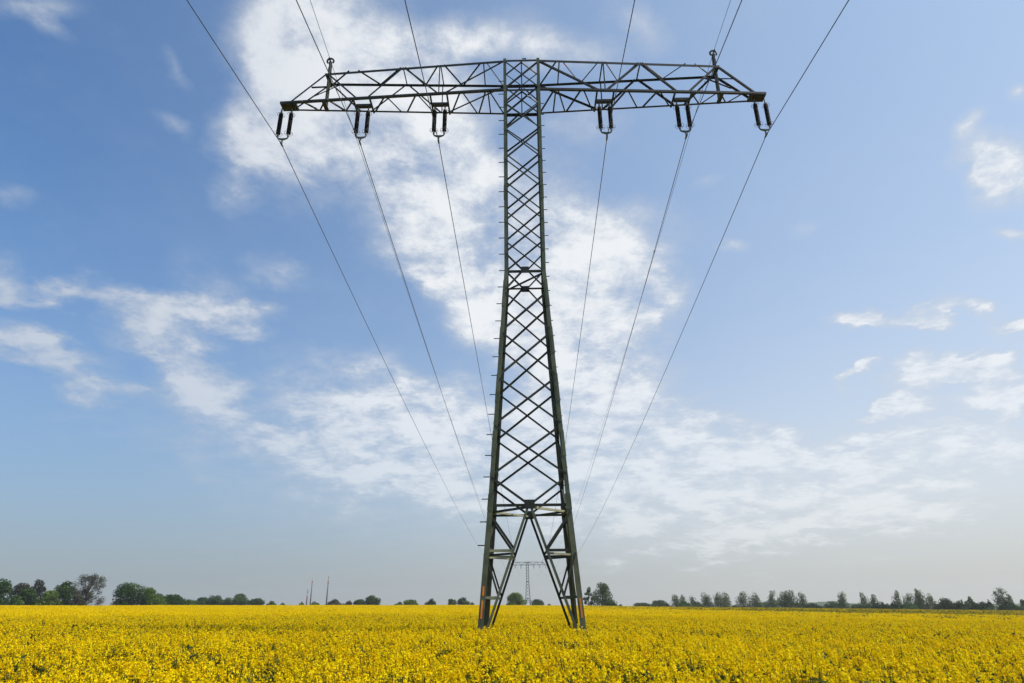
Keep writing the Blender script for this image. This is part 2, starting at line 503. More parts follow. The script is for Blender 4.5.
NODES = [7.08, 9.28, 11.48, 13.70, 15.80]
NODES2 = [17.93, 19.72, 21.60, 23.47, 25.35, 27.10]
for fc in FACES:
    for chain, w in ((NODES, 0.088), (NODES2, 0.074)):
        for z0, z1 in zip(chain[:-1], chain[1:]):
            a0, a1 = hw(z0) - 0.06, hw(z1) - 0.06
            brace(fc, -a0, z0 + 0.05, a1, z1 - 0.05, w, True, 'diagonal_brace')
            brace(fc, a0, z0 + 0.05, -a1, z1 - 0.05, w, False, 'diagonal_brace')
    for (zc, zn, w) in ((5.97, 7.08, 0.09), (16.94, 15.80, 0.082), (16.94, 17.93, 0.076), (28.10, 27.10, 0.074)):
        for s in (-1, 1):
            brace(fc, s * (hw(zn) - 0.06), zn + (0.05 if zc > zn else -0.05), s * 0.10, zc, w, s > 0, 'apex_brace')
    # X of the arm box
    a = hw(29) - 0.06
    for s in (-1, 1):
        brace(fc, -s * a, ZB + 0.1, s * a, ZT - 0.1, 0.08, s > 0, 'head_brace')
    # gussets and waist struts
    n = NRM[fc]
    for (zc, gw, gh) in ((5.92, 0.42, 0.36), (16.94, 0.36, 0.34)):
        c = FACES[fc](0, zc, 0.026)
        ax = Vector((0, 0, 1)).cross(n)
        part(MB().bar(c - ax * gw / 2, c + ax * gw / 2, 0.014, gh), 'gusset_plate', STEEL_BR)
        for s in (-1, 1):
            b = hw(zc) - 0.08
            p0, p1 = FACES[fc](s * 0.12, zc - 0.02, -0.05), FACES[fc](s * b, zc - 0.02, -0.05)
            part(MB().angle(p0, p1, 0.10, 0.010, (0, 0, 1), -n, True), 'waist_strut', STEEL_BR)
    # splayed struts of the base, secondary struts
    for s in (-1, 1):
        zf = 0.9
        uf = hw(zf) - 0.23
        brace(fc, s * 0.07, 5.80, s * uf, zf, 0.10, s > 0, 'splayed_strut', STEEL if fc != 'rear' else STEEL_BR)

        def v_at(z):
            t = (5.80 - z) / (5.80 - zf)
            return s * (0.07 + (uf - 0.07) * t)
        pale = (fc in ('front', 'right') and s < 0) or (fc == 'rear' and s > 0)  # struts that catch the sun are coloured paler
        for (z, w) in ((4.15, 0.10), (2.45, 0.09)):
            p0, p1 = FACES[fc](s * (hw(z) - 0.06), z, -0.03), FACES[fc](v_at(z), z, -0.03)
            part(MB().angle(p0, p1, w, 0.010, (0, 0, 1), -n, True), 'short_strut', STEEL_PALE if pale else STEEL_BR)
        brace(fc, s * (hw(5.6) - 0.06), 5.62, v_at(4.2), 4.22, 0.095, s < 0, 'secondary_brace')
        brace(fc, s * (hw(4.1) - 0.06), 4.05, v_at(2.5), 2.52, 0.075, s < 0, 'secondary_brace')

# plan bracing: diamonds at the waist, mid frame and base, a long diagonal in the mid frame
for zc, ins in ((5.90, 0.10),):
    b = hw(zc) - ins
    mids = [Vector((0, -b, zc - 0.06)), Vector((b, 0, zc - 0.06)), Vector((0, b, zc - 0.06)), Vector((-b, 0, zc - 0.06))]
    for k in range(4):
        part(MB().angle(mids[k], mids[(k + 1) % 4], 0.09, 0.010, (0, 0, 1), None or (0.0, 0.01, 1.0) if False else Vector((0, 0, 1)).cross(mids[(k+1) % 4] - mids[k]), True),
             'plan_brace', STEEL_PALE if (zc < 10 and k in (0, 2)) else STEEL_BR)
b = hw(16.94) - 0.1
part(MB().angle((b, -b, 16.86), (-b, b, 16.86), 0.07, 0.01, (0, 0, 1), (1, 1, 0), True), 'plan_brace', STEEL_BR)
for sx in (-1, 1):
    for sy in (-1, 1):
        z = 4.15
        t = (5.80 - z) / 4.9
        uu = 0.07 + (hw(0.9) - 0.30) * t
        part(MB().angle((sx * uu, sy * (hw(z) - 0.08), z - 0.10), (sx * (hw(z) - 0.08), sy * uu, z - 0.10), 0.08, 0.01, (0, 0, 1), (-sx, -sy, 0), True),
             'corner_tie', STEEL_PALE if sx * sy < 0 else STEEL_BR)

# head frame across the body
for sy in (-1, 1):
    for z, w in ((ZT, 0.13), (ZB, 0.13)):
        part(MB().angle((-0.94, sy * 0.986, z), (0.94, sy * 0.986, z), w, 0.014, (0, 0, -1), (0, -sy, 0)), 'head_beam', STEEL_ARM)
    part(MB().angle((0, sy * 0.93, ZB + 0.02), (0, sy * 0.93, ZT - 0.02), 0.06, 0.008, (1, 0, 0), (0, -sy, 0), True), 'head_post', STEEL_BR)
for sx in (-1, 1):
    for z in (ZT, ZB):
        part(MB().angle((sx * 0.986, -0.94, z - 0.02), (sx * 0.986, 0.94, z - 0.02), 0.10, 0.012, (0, 0, -1), (-sx, 0, 0)), 'head_beam', STEEL_ARM)
for z in (ZT - 0.06, ZB - 0.06):
    mids = [Vector((0, -0.9, z)), Vector((0.9, 0, z)), Vector((0, 0.9, z)), Vector((-0.9, 0, z))]
    for k in range(4):
        part(MB().angle(mids[k], mids[(k + 1) % 4], 0.06, 0.008, (0, 0, 1), Vector((0, 0, 1)).cross(mids[(k+1) % 4] - mids[k]), True), 'plan_brace', STEEL_BR)
# small warning lamp bracket stub seen on top of the head
part(MB().box((0.16, -0.95, ZT + 0.10), (0.22, 0.05, 0.03)).box((0.08, -0.95, ZT + 0.05), (0.03, 0.04, 0.10)).box((0.24, -0.95, ZT + 0.05), (0.03, 0.04, 0.10)), 'top_bracket', STEEL_BR)

HANG = (4.55, 8.82)


def build_arm(s):
    X = lambda x: s * x

    def P(x, side, z):          # side -1 front, +1 rear
        return Vector((X(x), side * dep(x), z))
    mb = MB()
    for side in (-1, 1):
        e_in = Vector((0, -side, 0))
        wch = 0.125 if side < 0 else 0.11
        mb.angle(P(0.99, side, ZT), P(XP + 0.10, side, ZT - 0.14), 0.15 if side < 0 else 0.10, 0.014, (0, 0, -1), e_in)
        mb.angle(P(0.99, side, ZB), P(XT, side, ZB), wch, 0.014, (0, 0, 1), e_in)
    mb.box((X(12.98), 0, ZB - 0.02), (0.86, 0.60, 0.05))
    mb.box((X(12.58), 0, ZB + 0.06), (0.05, 0.58, 0.14))
    mb.box((X(13.40), 0, ZB + 0.06), (0.05, 0.54, 0.14))
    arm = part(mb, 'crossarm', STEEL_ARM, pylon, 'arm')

    def br(p0, p1, w, n, name, mat=STEEL_ARM):
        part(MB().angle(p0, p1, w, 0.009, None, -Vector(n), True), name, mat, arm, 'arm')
    # faces
    for side in (-1, 1):
        n = Vector((0, side, 0))
        w = 0.10 if side < 0 else 0.095
        k = Vector((0, -side * 0.02, 0))
        zt, zb = ZT - 0.06, ZB + 0.06
        for (xa, za, xb, zb2) in ((1.0, zt, 4.20, zb), (4.60, zb, 6.55, zt), (6.65, zt, 8.50, zb), (9.12, zb, 10.90, zt - 0.1), (2.1, zt, 4.35, zb) if side < 0 else (6.6, zt, 4.62, zb)):
            if (side > 0 and (xa, xb) == (6.6, 4.62)):
                continue
            if side < 0 and (xa, xb) == (2.1, 4.35):
                continue
            br(P(xa, side, za) + k, P(xb, side, zb2) + k, w, n, 'face_brace')
        br(P(HANG[0], side, zt) + k * 2, P(HANG[0], side, zb) + k * 2, 0.06, n, 'arm_post')
        br(P(XP, side, ZT - 0.15) + k, P(12.85, side, ZB + 0.05) + k, 0.10, n, 'end_brace')
    # top plane zigzag
    zt = ZT - 0.03
    top = [(1.95, -1, 1.02, 1), (2.1, -1, 2.1, 1), (2.25, -1, 3.4, 1), (3.4, 1, 4.3, -1), (4.5, -1, 4.5, 1), (4.65, -1, 5.55, 1), (5.55, 1, 6.5, -1),
           (6.62, -1, 6.62, 1), (6.75, -1, 8.13, 1), (8.13, 1, 9.17, -1), (9.7, -1, 10.8, 1)]
    for (xa, sa, xb, sb) in top:
        br(P(xa, sa, zt), P(xb, sb, zt), 0.065, (0, 0, 1), 'top_brace', STEEL_BR)
    zb = ZB + 0.03
    bot = [(1.80, -1, 1.02, 1), (1.85, -1, 1.78, 1), (1.95, -1, 2.45, 1), (3.25, -1, 2.52, 1), (3.35, -1, 3.98, 1), (5.72, -1, 4.98, 1), (5.78, -1, 6.50, 1),
           (7.45, -1, 6.80, 1), (7.52, -1, 8.28, 1), (9.22, -1, 9.94, 1), (9.98, 1, 10.75, -1), (10.85, -1, 11.4, 1), (11.45, 1, 12.2, -1)]
    for (xa, sa, xb, sb) in bot:
        br(P(xa, sa, zb), P(xb, sb, zb), 0.075, (0, 0, -1), 'bottom_brace')
    # rear strut ties at the arm end
    br(P(XP - 0.1, 1, ZT - 0.25), Vector((X(11.75), -0.36, ZT - 1.05)), 0.07, (0, 0, 1), 'end_tie')
    br(Vector((X(11.85), 0.36, ZB + 1.05)), Vector((X(10.1), -0.44, ZB + 1.10)), 0.06, (0, 0, 1), 'end_tie')
    # hangers for the insulators
    for c in HANG:
        for d in (-0.46, 0.46):
            part(MB().bar(P(c + d, -1, ZB - 0.05) + Vector((0, 0.01, 0)), P(c + d, 1, ZB - 0.05) - Vector((0, 0.01, 0)), 0.09, 0.09), 'hanger_beam', STEEL_ARM, arm, 'arm')
        part(MB().bar((X(c - 0.41), 0, ZB - 0.06), (X(c + 0.41), 0, ZB - 0.06), 0.20, 0.16), 'hanger_bar', STEEL_ARM, arm, 'arm')
    # earth wire peak
    mb = MB()
    for yy in (-0.07, 0.07):
        mb.angle((X(XP - 0.02), yy, ZB - 0.02), (X(XP + 0.02), yy, ZT + 0.95), 0.11, 0.012, (X(1), 0, 0), (0, -1 if yy < 0 else 1, 0), True)
    mb.box((X(XP), 0, ZB), (0.22, dep(XP) * 2 - 0.04, 0.06))
    mb.box((X(XP), 0, ZT - 0.16), (0.20, dep(XP) * 2 - 0.04, 0.10))
    mb.box((X(XP + 0.02), 0, ZT + 0.55), (0.16, 0.13, 0.30))
    mb.box((X(XP + 0.02), 0, ZT + 1.0), (0.15, 0.16, 0.20))
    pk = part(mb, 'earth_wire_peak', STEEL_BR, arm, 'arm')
    part(MB().ring((X(XP + 0.04), 0, ZT + 1.20), 0.19, 0.055, (1, 0, 0), (0, 0, 1), 14, 6, R(-40), R(225)).tube([(X(XP + 0.06), -0.22, ZT + 1.24), (X(XP + 0.06), 0.22, ZT + 1.24)], 0.045, 6),
         'wire_saddle', STEEL_ARM, pk, 'arm')
    return arm


build_arm(-1)
build_arm(1)

# the next pylon of the line, 459 m on: one mesh, its pieces are under a pixel
FAR = (2.0, 458.9)
FARZ = float(tz(*FAR))
fm = MB()
bpy.context.view_layer.update()
for k in near_parts:
    for o in near_parts[k]:
        if o.name.startswith(('step_bolt', 'marker_plate', 'splice_plate')):
            continue
        b = len(fm.v)
        cs = [vv.co.copy() for vv in o.data.vertices]
        half = 6 if len(cs) % 12 == 0 else 4 if len(cs) == 8 else 0     # the next pylon is of the heavier kind
        for h0 in range(0, len(cs) if half else 0, half or 1):
            mid = sum(cs[h0:h0 + half], Vector()) / half
            cs[h0:h0 + half] = [mid + (c - mid) * 1.8 for c in cs[h0:h0 + half]]
        fm.v += cs
        fm.f += [tuple(b + i for i in pl.vertices) for pl in o.data.polygons]
far = fm.build('lattice_pylon', STEEL_FAR)
far.location = (FAR[0], FAR[1], FARZ)
tag(far, 'small distant grey lattice pylon seen between the legs of the near one', 'pylon', 'transmission pylons along the line')

# ------------------------------------------------------------------ insulators
ZC = 25.45


def insulator(s, c, label):
    x = s * c
    root = empty('insulator_string', (x, 0, ZB - 0.14))
    tag(root, label, 'insulator', 'twin insulators hanging from the near crossarm')
    for d in (-0.285, 0.285):
        mb = MB()
        pts, rad = [], []
        z = -0.36
        n = 17
        for i in range(n):
            zz = -0.36 - i * 1.42 / n
            pts += [(d, 0, zz), (d, 0, zz - 0.018), (d, 0, zz - 0.05), (d, 0, zz - 0.06)]
            rad += [0.092, 0.116, 0.120, 0.092]
        pts.append((d, 0, -1.78))
        rad.append(0.055)
        mb.tube(pts, rad, 12)
        rod = mb.build('insulator_rod', GLAZE, root)
        MB().tube([(d, 0, 0.03), (d, 0, -0.16), (d, 0, -0.37)], [0.028, 0.045, 0.06], 8).build('top_shackle', FITTING, rod)
        MB().ring((d, 0, -0.42), 0.20, 0.012, (1, 0, 0), (0, 1, 0), 14, 5, R(200 if d > 0 else 20), R(520 if d > 0 else 340)).build('arcing_ring', FITTING, rod)
        MB().ring((d, 0, -1.72), 0.225, 0.009, (1, 0, 0), (0, 1, 0), 16, 5).tube([(d - 0.23, 0, -1.72), (d, 0, -1.80), (d + 0.23, 0, -1.72)], 0.010, 5).build('arcing_ring', FITTING, rod)
        MB().tube([(d, 0, -1.77), (d, 0, -1.95), (d, 0, -2.02)], [0.06, 0.05, 0.03], 8).build('bottom_cap', FITTING, rod)
    MB().tube([(-0.285, 0, -1.99), (-0.24, 0, -2.06), (-0.10, 0, -2.10), (0, 0, -2.12), (0.10, 0, -2.10), (0.24, 0, -2.06), (0.285, 0, -1.99)],
              [0.035, 0.045, 0.06, 0.07, 0.06, 0.045, 0.035], 8).build('yoke', FITTING, root)
    MB().tube([(0, 0, -2.10), (0, 0, -2.30), (0, 0, -2.42)], [0.05, 0.035, 0.05], 8).tube([(0, -0.22, -2.44), (0, -0.1, -2.455), (0, 0.1, -2.455), (0, 0.22, -2.44)], [0.03, 0.05, 0.05, 0.03], 8).build('wire_clamp', FITTING, root)
    return root


PH = [(-1, 13.10, 'left'), (-1, HANG[1], 'left'), (-1, HANG[0], 'left'), (1, HANG[0], 'right'), (1, HANG[1], 'right'), (1, 13.10, 'right')]
INS_LABEL = ['dark twin insulator hanging from the left tip of the near crossarm',
             'dark twin insulator hanging halfway along the left half of the near crossarm',
             'dark twin insulator on the left half of the crossarm nearest the tower body',
             'dark twin insulator on the right half of the crossarm nearest the tower body',
             'dark twin insulator hanging halfway along the right half of the near crossarm',
             'dark twin insulator hanging from the right tip of the near crossarm']
first = None
for (s, c, nm), lb in zip(PH, INS_LABEL):
    if first is None:
        first = insulator(s, c, lb)
    else:
        o = first.copy()
        C.objects.link(o)
        o.location = (s * c, 0, ZB - 0.14)
        o['label'] = lb
        for ch in list(first.children):
            c2 = ch.copy()
            C.objects.link(c2)
            c2.parent = o
            for g2 in ch.children:
                c3 = g2.copy()
                C.objects.link(c3)
                c3.parent = c2
# far insulators: a few pixels, one mesh each
mbf = MB()
for d in (-0.285, 0.285):
    mbf.tube([(d, 0, 0.03), (d, 0, -0.36), (d, 0, -0.37), (d, 0, -1.78), (d, 0, -1.79), (d, 0, -2.02)], [0.04, 0.05, 0.10, 0.10, 0.05, 0.04], 8)
mbf.tube([(-0.285, 0, -1.99), (0, 0, -2.12), (0.285, 0, -1.99)], 0.06, 6).tube([(0, 0, -2.10), (0, 0, -2.45)], 0.05, 6)
fmesh = mbf.mesh('insulator_string', GLAZE)
FAR_LABEL = ['tiny insulator at the left tip of the distant pylon arm', 'tiny insulator midway on the left arm of the distant pylon',
             'tiny insulator left of the body of the distant pylon', 'tiny insulator right of the body of the distant pylon',
             'tiny insulator midway on the right arm of the distant pylon', 'tiny insulator at the right tip of the distant pylon arm']
for (s, c, nm), lb in zip(PH, FAR_LABEL):
    o = bpy.data.objects.new('insulator_string', fmesh)
    C.objects.link(o)
    o.location = (FAR[0] + s * c, FAR[1], FARZ + ZB - 0.14)
    tag(o, lb, 'insulator', 'insulators on the distant pylon')

# ------------------------------------------------------------------ wires
SPAN = FAR[1]


def wire(name, label, x, zc, s_near, e_near, s_far, e_far, rad, cat, group):
    pts = []
    for t in np.concatenate([np.linspace(300, 60, 16), np.linspace(56, 4, 14), [1.5, 0.5]]):
        k = 1 - t / SPAN
        pts.append((x + e_near * (t * k if t < 30 else 30 * (1 - 30 / SPAN)), -t, zc - s_near * t * k))
    pts.append((x, 0, zc))
    for t in np.concatenate([[0.5, 1.5], np.linspace(4, 80, 22), np.linspace(88, SPAN, 42)]):
        k = 1 - t / SPAN
        pts.append((x + e_far * t * k + FAR[0] * t / SPAN, t, zc - s_far * t * k + FARZ * t / SPAN))
    o = MB().tube(pts, rad, 6).build(name, CABLE, None, True)
    tag(o, label, cat, group)
    return o


WIRE_LABEL = ['outermost conductor on the left, through the insulator at the left arm tip',
              'conductor through the middle insulator of the left arm',
              'conductor through the left insulator beside the tower body',
              'conductor through the right insulator beside the tower body',
              'conductor through the middle insulator of the right arm',
              'outermost conductor on the right, through the insulator at the right arm tip']
for (s, c, nm), lb in zip(PH, WIRE_LABEL):
    w = wire('conductor_cable', lb, s * c, ZB - 0.14 - 2.455, 0.117, -0.009, 0.10, 0.008, 0.021, 'cable', 'power cables of the line')
    if s > 0 and c == HANG[1]:
        t = 10.3
        k = 1 - t / SPAN
        z = ZB - 2.595 - 0.10 * t * k
        MB().tube([(s * c + 0.09, t - 0.15, z - 0.11), (s * c + 0.09, t + 0.15, z - 0.09)], 0.035, 6).tube([(s * c + 0.09, t, z - 0.10), (s * c + 0.08, t, z + 0.02)], 0.02, 6).build('vibration_damper', FITTING, w)
wire('earth_wire', 'thin earth wire over the left peak of the near pylon', -(XP + 0.04), ZT + 1.24, 0.10, 0.05, 0.088, 0.006, 0.013, 'cable', 'earth wires of the line')
wire('earth_wire', 'thin earth wire over the right peak of the near pylon', XP + 0.04, ZT + 1.24, 0.10, -0.045, 0.088, 0.006, 0.013, 'cable', 'earth wires of the line')


# ------------------------------------------------------------------ far masts
def mast(x, y, ztop, r, bands, label):
    z0 = float(tz(x, y)) - 0.3
    h = ztop - z0
    root = empty('radio_mast', (x, y, z0))
    tag(root, label, 'mast', 'slender masts on the horizon')
    MB().tube([(0, 0, 0), (0, 0, h * 0.5), (0, 0, h * 0.9)], [r, r * 0.85, r * 0.6], 10).build('pole', MASTGREY, root, True)
    for i, (a, b) in enumerate(bands):
        rr_ = r * (1 - 0.4 * a) * 1.05
        MB().tube([(0, 0, h * a), (0, 0, h * b)], rr_, 10).build('paint_band', MASTRED if i % 2 == 0 else MASTWHITE, root)
    MB().tube([(0, 0, h * 0.895), (0, 0, h)], [r * 0.35, r * 0.2], 6).build('antenna', MASTWHITE, root)
    mb = MB()
    for a in (0.72, 0.82):
        mb.ring((0, 0, h * a), r * 1.35, r * 0.16, (1, 0, 0), (0, 1, 0), 12, 5)
        for kk in range(4):
            c_, s_ = math.cos(kk * math.pi / 2), math.sin(kk * math.pi / 2)
            mb.tube([(0, 0, h * a), (c_ * r * 1.35, s_ * r * 1.35, h * a)], r * 0.12, 4)
    mb.build('platform', MASTGREY, root)


mast(-241.6, 735.0, 22.6, 0.80, ((0.30, 0.48), (0.60, 0.66)), 'shortest mast, left of the three, with a red lower band')
mast(-252.5, 783.3, 36.7, 0.85, ((0.76, 0.82), (0.82, 0.87)), 'middle tall slender grey mast with red marking near its top')
mast(-235.0, 788.7, 39.0, 0.90, ((0.68, 0.74), (0.80, 0.86), (0.86, 0.90)), 'rightmost and tallest slender mast with red and white markings')

# ------------------------------------------------------------------ trees
TREES = [
 ('round', -202.0, 233.1, 11.3, 7.5, 'tall dark green tree at the far left edge of the tree row'),
 ('bush', -191.2, 228.7, 5.4, 4.3, 'small bright bush in front of the far left trees'),
 ('dusk', -208.4, 253.4, 10.4, 6.1, 'purplish brown dusky tree, left one of the pair behind the far left bushes'),
 ('dusk', -205.3, 258.1, 11.8, 5.2, 'purplish brown dusky tree, right one with the pointed top behind the far left bushes'),
 ('round', -197.3, 242.9, 8.2, 5.9, 'mid green rounded tree standing in front of the two dusky trees'),
 ('lime', -184.0, 236.4, 7.0, 7.1, 'bright yellow green rounded tree between the dusky trees and a dark one'),
 ('round', -190.6, 253.7, 11.0, 7.7, 'dark green tree directly left of the thinly leaved bare looking tree'),
 ('bare', -178.3, 249.9, 13.4, 12.6, 'thinly leaved brownish tree with bare branches against the sky'),
 ('brown', -176.4, 241.5, 6.0, 5.0, 'low brown shrub at the foot of the thinly leaved tree'),
 ('round', -164.8, 258.0, 10.5, 12.2, 'big dark green dome shaped tree right of the gap in the row'),
 ('lime', -161.4, 265.7, 8.7, 5.7, 'lighter green tree against the right shoulder of the big dark dome'),
 ('lime', -153.9, 258.4, 6.2, 7.1, 'light green bushy tree right below the big dark dome'),
 ('round', -157.6, 279.0, 6.1, 9.7, 'dark green broad tree right of the light bushy tree'),
 ('bush', -153.3, 286.7, 4.1, 5.4, 'low green shrub filling the dip after the dark broad tree'),
 ('far', -178.7, 352.2, 5.6, 7.1, 'small bluish hazy tree first in the low left wood'),
 ('far', -172.3, 355.1, 6.7, 7.7, 'small bluish hazy tree second in the low left wood'),
 ('far', -168.5, 362.3, 5.8, 6.8, 'flat topped hazy tree in the middle of the low left wood'),
 ('far', -160.9, 360.0, 7.6, 7.9, 'tallest rounded hazy tree of the low left wood'),
 ('far', -150.9, 358.7, 5.2, 7.9, 'hazy tree ending the low left wood on its right'),
 ('bush', -131.3, 328.7, 3.9, 5.4, 'low rounded shrub just right of the low left wood'),
 ('bush', -129.4, 340.0, 2.8, 3.0, 'tiny shrub last in the left row before the gap'),
 ('bush', -117.2, 333.6, 3.5, 2.5, 'tiny lone shrub left of the three striped masts'),
 ('bush', -110.9, 335.5, 3.5, 5.1, 'low dark shrub right behind the two left masts'),
 ('brown', -98.5, 328.7, 4.7, 8.5, 'wide brownish shrub at the foot of the right mast'),
 ('brown', -95.3, 345.1, 4.0, 3.7, 'tiny brown shrub between the wide brownish one and a pale tree'),
 ('far', -90.9, 351.3, 4.6, 5.9, 'small grey green tree left beside a taller slanting one'),
 ('far', -84.2, 352.9, 6.7, 7.1, 'taller grey green tree right of the masts'),
 ('bush', -68.3, 345.9, 3.3, 4.8, 'tiny dark shrub left of a yellowish green bush'),
 ('lime', -62.0, 346.9, 4.4, 7.5, 'yellowish green low bush alone in the middle left'),
 ('dark', -51.4, 348.5, 5.1, 5.4, 'small dark tree standing alone left of the pylon'),
 ('far', -42.1, 369.8, 5.0, 4.6, 'pale small tree left of a twin near the left pylon leg'),
 ('far', -35.4, 365.4, 5.7, 5.7, 'taller pale tree near the left pylon leg'),
 ('bush', -30.6, 370.8, 3.1, 4.0, 'tiny shrub just left of the left pylon leg'),
 ('lime', -5.0, 352.0, 8.2, 9.4, 'bright green tree seen between the pylon legs'),
 ('far', 7.2, 391.9, 5.0, 6.7, 'small hazy tree right of the distant pylon'),
 ('bush', 14.7, 401.7, 2.6, 3.1, 'tiny shrub seen low between the pylon legs on the right'),
 ('willow', 30.0, 300.6, 10.0, 4.3, 'narrow grey green tree touching the right pylon leg'),
 ('willow', 36.7, 299.9, 12.0, 10.4, 'large loose grey green tree right of the pylon with sky gaps'),
 ('dark', 39.8, 294.5, 4.3, 5.5, 'dark shrub under the right side of the large loose tree'),
 ('bush', 48.6, 328.7, 2.5, 3.0, 'tiny shrub alone right of the large loose tree'),
 ('far', 86.2, 484.8, 4.0, 10.9, 'low bluish far wood clump, first right of the pylon'),
 ('far', 94.6, 462.9, 5.7, 10.4, 'higher bluish far wood clump, second right of the pylon'),
 ('dark', 85.8, 393.3, 3.4, 4.1, 'small dark bush before the first slim poplar'),
 ('poplar', 85.0, 362.8, 7.5, 4.9, 'first slim poplar at the left of the right hand row'),
 ('poplar', 92.6, 366.2, 7.7, 6.1, 'second slim poplar beside a low bush'),
 ('bush', 87.9, 357.0, 4.7, 7.5, 'low round bush between the first two slim poplars'),
 ('far', 98.7, 369.9, 4.0, 4.4, 'low hazy shrub right of the second slim poplar'),
 ('poplar', 100.9, 359.0, 7.9, 5.4, 'small upright poplar standing alone between two gaps'),
 ('poplar', 106.7, 357.4, 8.7, 4.8, 'left poplar of the joined pair in the right hand row'),
 ('poplar', 111.8, 358.1, 8.8, 4.8, 'right poplar of the joined pair in the right hand row'),
 ('bush', 115.1, 355.0, 3.1, 4.2, 'tiny shrub after the joined pair of poplars'),
 ('poplar', 120.8, 348.0, 8.9, 8.2, 'broad loose poplar standing alone before the far hill'),
 ('far', 137.1, 379.5, 4.2, 4.9, 'small hazy bush right of the broad loose poplar'),
 ('far', 141.3, 378.0, 4.5, 8.2, 'hazy bush left of the tall poplar trio'),
 ('poplar', 133.1, 338.5, 10.1, 6.4, 'left poplar of the tall trio in the right hand row'),
 ('poplar', 138.4, 338.7, 9.9, 4.4, 'middle slim poplar of the tall trio'),
 ('poplar', 141.1, 333.3, 10.2, 6.3, 'right poplar of the tall trio, sloping down to the right'),
 ('dark', 143.8, 323.6, 4.1, 8.3, 'dark low bush right of the tall poplar trio'),
 ('far', 176.9, 374.8, 5.3, 8.4, 'bluish bush left of an oval poplar before the hill'),
 ('poplar', 163.9, 331.3, 9.2, 4.7, 'oval upright poplar standing before the far hill'),
 ('far', 179.8, 351.5, 3.7, 6.8, 'low hazy bush in the gap between two leaning poplars'),
 ('poplar', 172.3, 321.7, 9.2, 5.8, 'left leaning poplar above a dark bush'),
 ('dark', 168.4, 318.1, 3.8, 4.8, 'small dark bush under the leaning poplar'),
 ('dark', 171.8, 310.8, 5.0, 7.7, 'dark bush right of the leaning poplar'),
 ('dark', 176.7, 308.3, 4.8, 5.5, 'dark bush left of the rightmost poplar clump'),
 ('poplar', 184.7, 313.1, 10.1, 6.0, 'left poplar of the clump over a green bush'),
 ('poplar', 189.1, 308.4, 10.7, 4.6, 'tallest middle poplar of the clump over a green bush'),
 ('poplar', 191.3, 306.0, 9.6, 5.8, 'right poplar of the clump, lower on its right flank'),
 ('bush', 179.3, 301.2, 4.3, 8.2, 'green bush below the three clumped poplars'),
 ('dark', 191.4, 290.8, 6.7, 8.9, 'large dark rounded bush right of the poplar clump'),
 ('dark', 194.4, 286.7, 5.7, 6.4, 'dark bush right of the large rounded one'),
 ('bush', 200.3, 287.7, 7.2, 4.9, 'pointed dark green tree rising from the dark hedge'),
 ('dark', 201.5, 282.2, 4.9, 6.6, 'low sloping dark bush right of the pointed tree'),
 ('dark', 214.8, 297.3, 6.2, 2.7, 'small dark upright tree left of the last poplar'),
 ('poplar', 217.0, 289.8, 10.8, 5.2, 'last leaning poplar near the right edge of the row'),
 ('poplar', 218.7, 287.5, 8.2, 3.3, 'short poplar attached to the right of the last leaning one'),
 ('dark', 208.6, 275.0, 4.7, 8.4, 'wide dark bush below the last leaning poplar'),
 ('far', 231.1, 298.3, 6.3, 3.4, 'pale tree at the very right edge of the row'),
]



def leaf_mat(name, a, b, c):
    m, q, bsdf = new_mat(name)
    at = q.n('ShaderNodeAttribute', attribute_name='tint').outputs['Fac']
    col = q.mix(q.rng(at, 0.0, 0.55, smooth=False), a, b)
    col = q.mix(q.rng(at, 0.55, 1.0, smooth=False), col, c)
    q.put(bsdf.inputs['Base Color'], col)
    bsdf.inputs['Roughness'].default_value = 0.6
    bsdf.inputs['Specular IOR Level'].default_value = 0.1
    tr = q.n('ShaderNodeBsdfTranslucent')
    q.put(tr.inputs['Color'], col)
    mx = q.n('ShaderNodeMixShader')
    mx.inputs[0].default_value = 0.38
    q.L.new(bsdf.outputs[0], mx.inputs[1])
    q.L.new(tr.outputs[0], mx.inputs[2])
    q.L.new(mx.outputs[0], q.t.nodes['Material Output'].inputs['Surface'])
    return m


LEAF = {'round': leaf_mat('dark_green_leaves', (0.018, 0.046, 0.010), (0.038, 0.082, 0.016), (0.078, 0.130, 0.028)),
        'dusk': leaf_mat('brownish_leaves', (0.026, 0.030, 0.020), (0.044, 0.048, 0.030), (0.070, 0.075, 0.040)),
        'lime': leaf_mat('yellow_green_leaves', (0.055, 0.095, 0.014), (0.105, 0.165, 0.024), (0.165, 0.235, 0.040)),
        'bare': leaf_mat('young_brown_leaves', (0.060, 0.058, 0.036), (0.085, 0.082, 0.050), (0.12, 0.12, 0.065)),
        'far': leaf_mat('grey_green_leaves', (0.044, 0.078, 0.028), (0.076, 0.122, 0.042), (0.12, 0.175, 0.062)),
        'poplar': leaf_mat('silver_green_leaves', (0.060, 0.090, 0.034), (0.115, 0.156, 0.064), (0.19, 0.23, 0.105)),
        'bush': leaf_mat('mid_green_leaves', (0.030, 0.068, 0.013), (0.064, 0.126, 0.024), (0.115, 0.190, 0.040)),
        'dark': leaf_mat('dark_leaves', (0.017, 0.038, 0.011), (0.036, 0.070, 0.018), (0.072, 0.118, 0.030))}
LEAF['brown'] = LEAF['bare']
LEAF['willow'] = LEAF['poplar']
BARK = paint('bark', (0.045, 0.036, 0.026), (0.075, 0.062, 0.046), (0.12, 0.11, 0.09), 0.9)


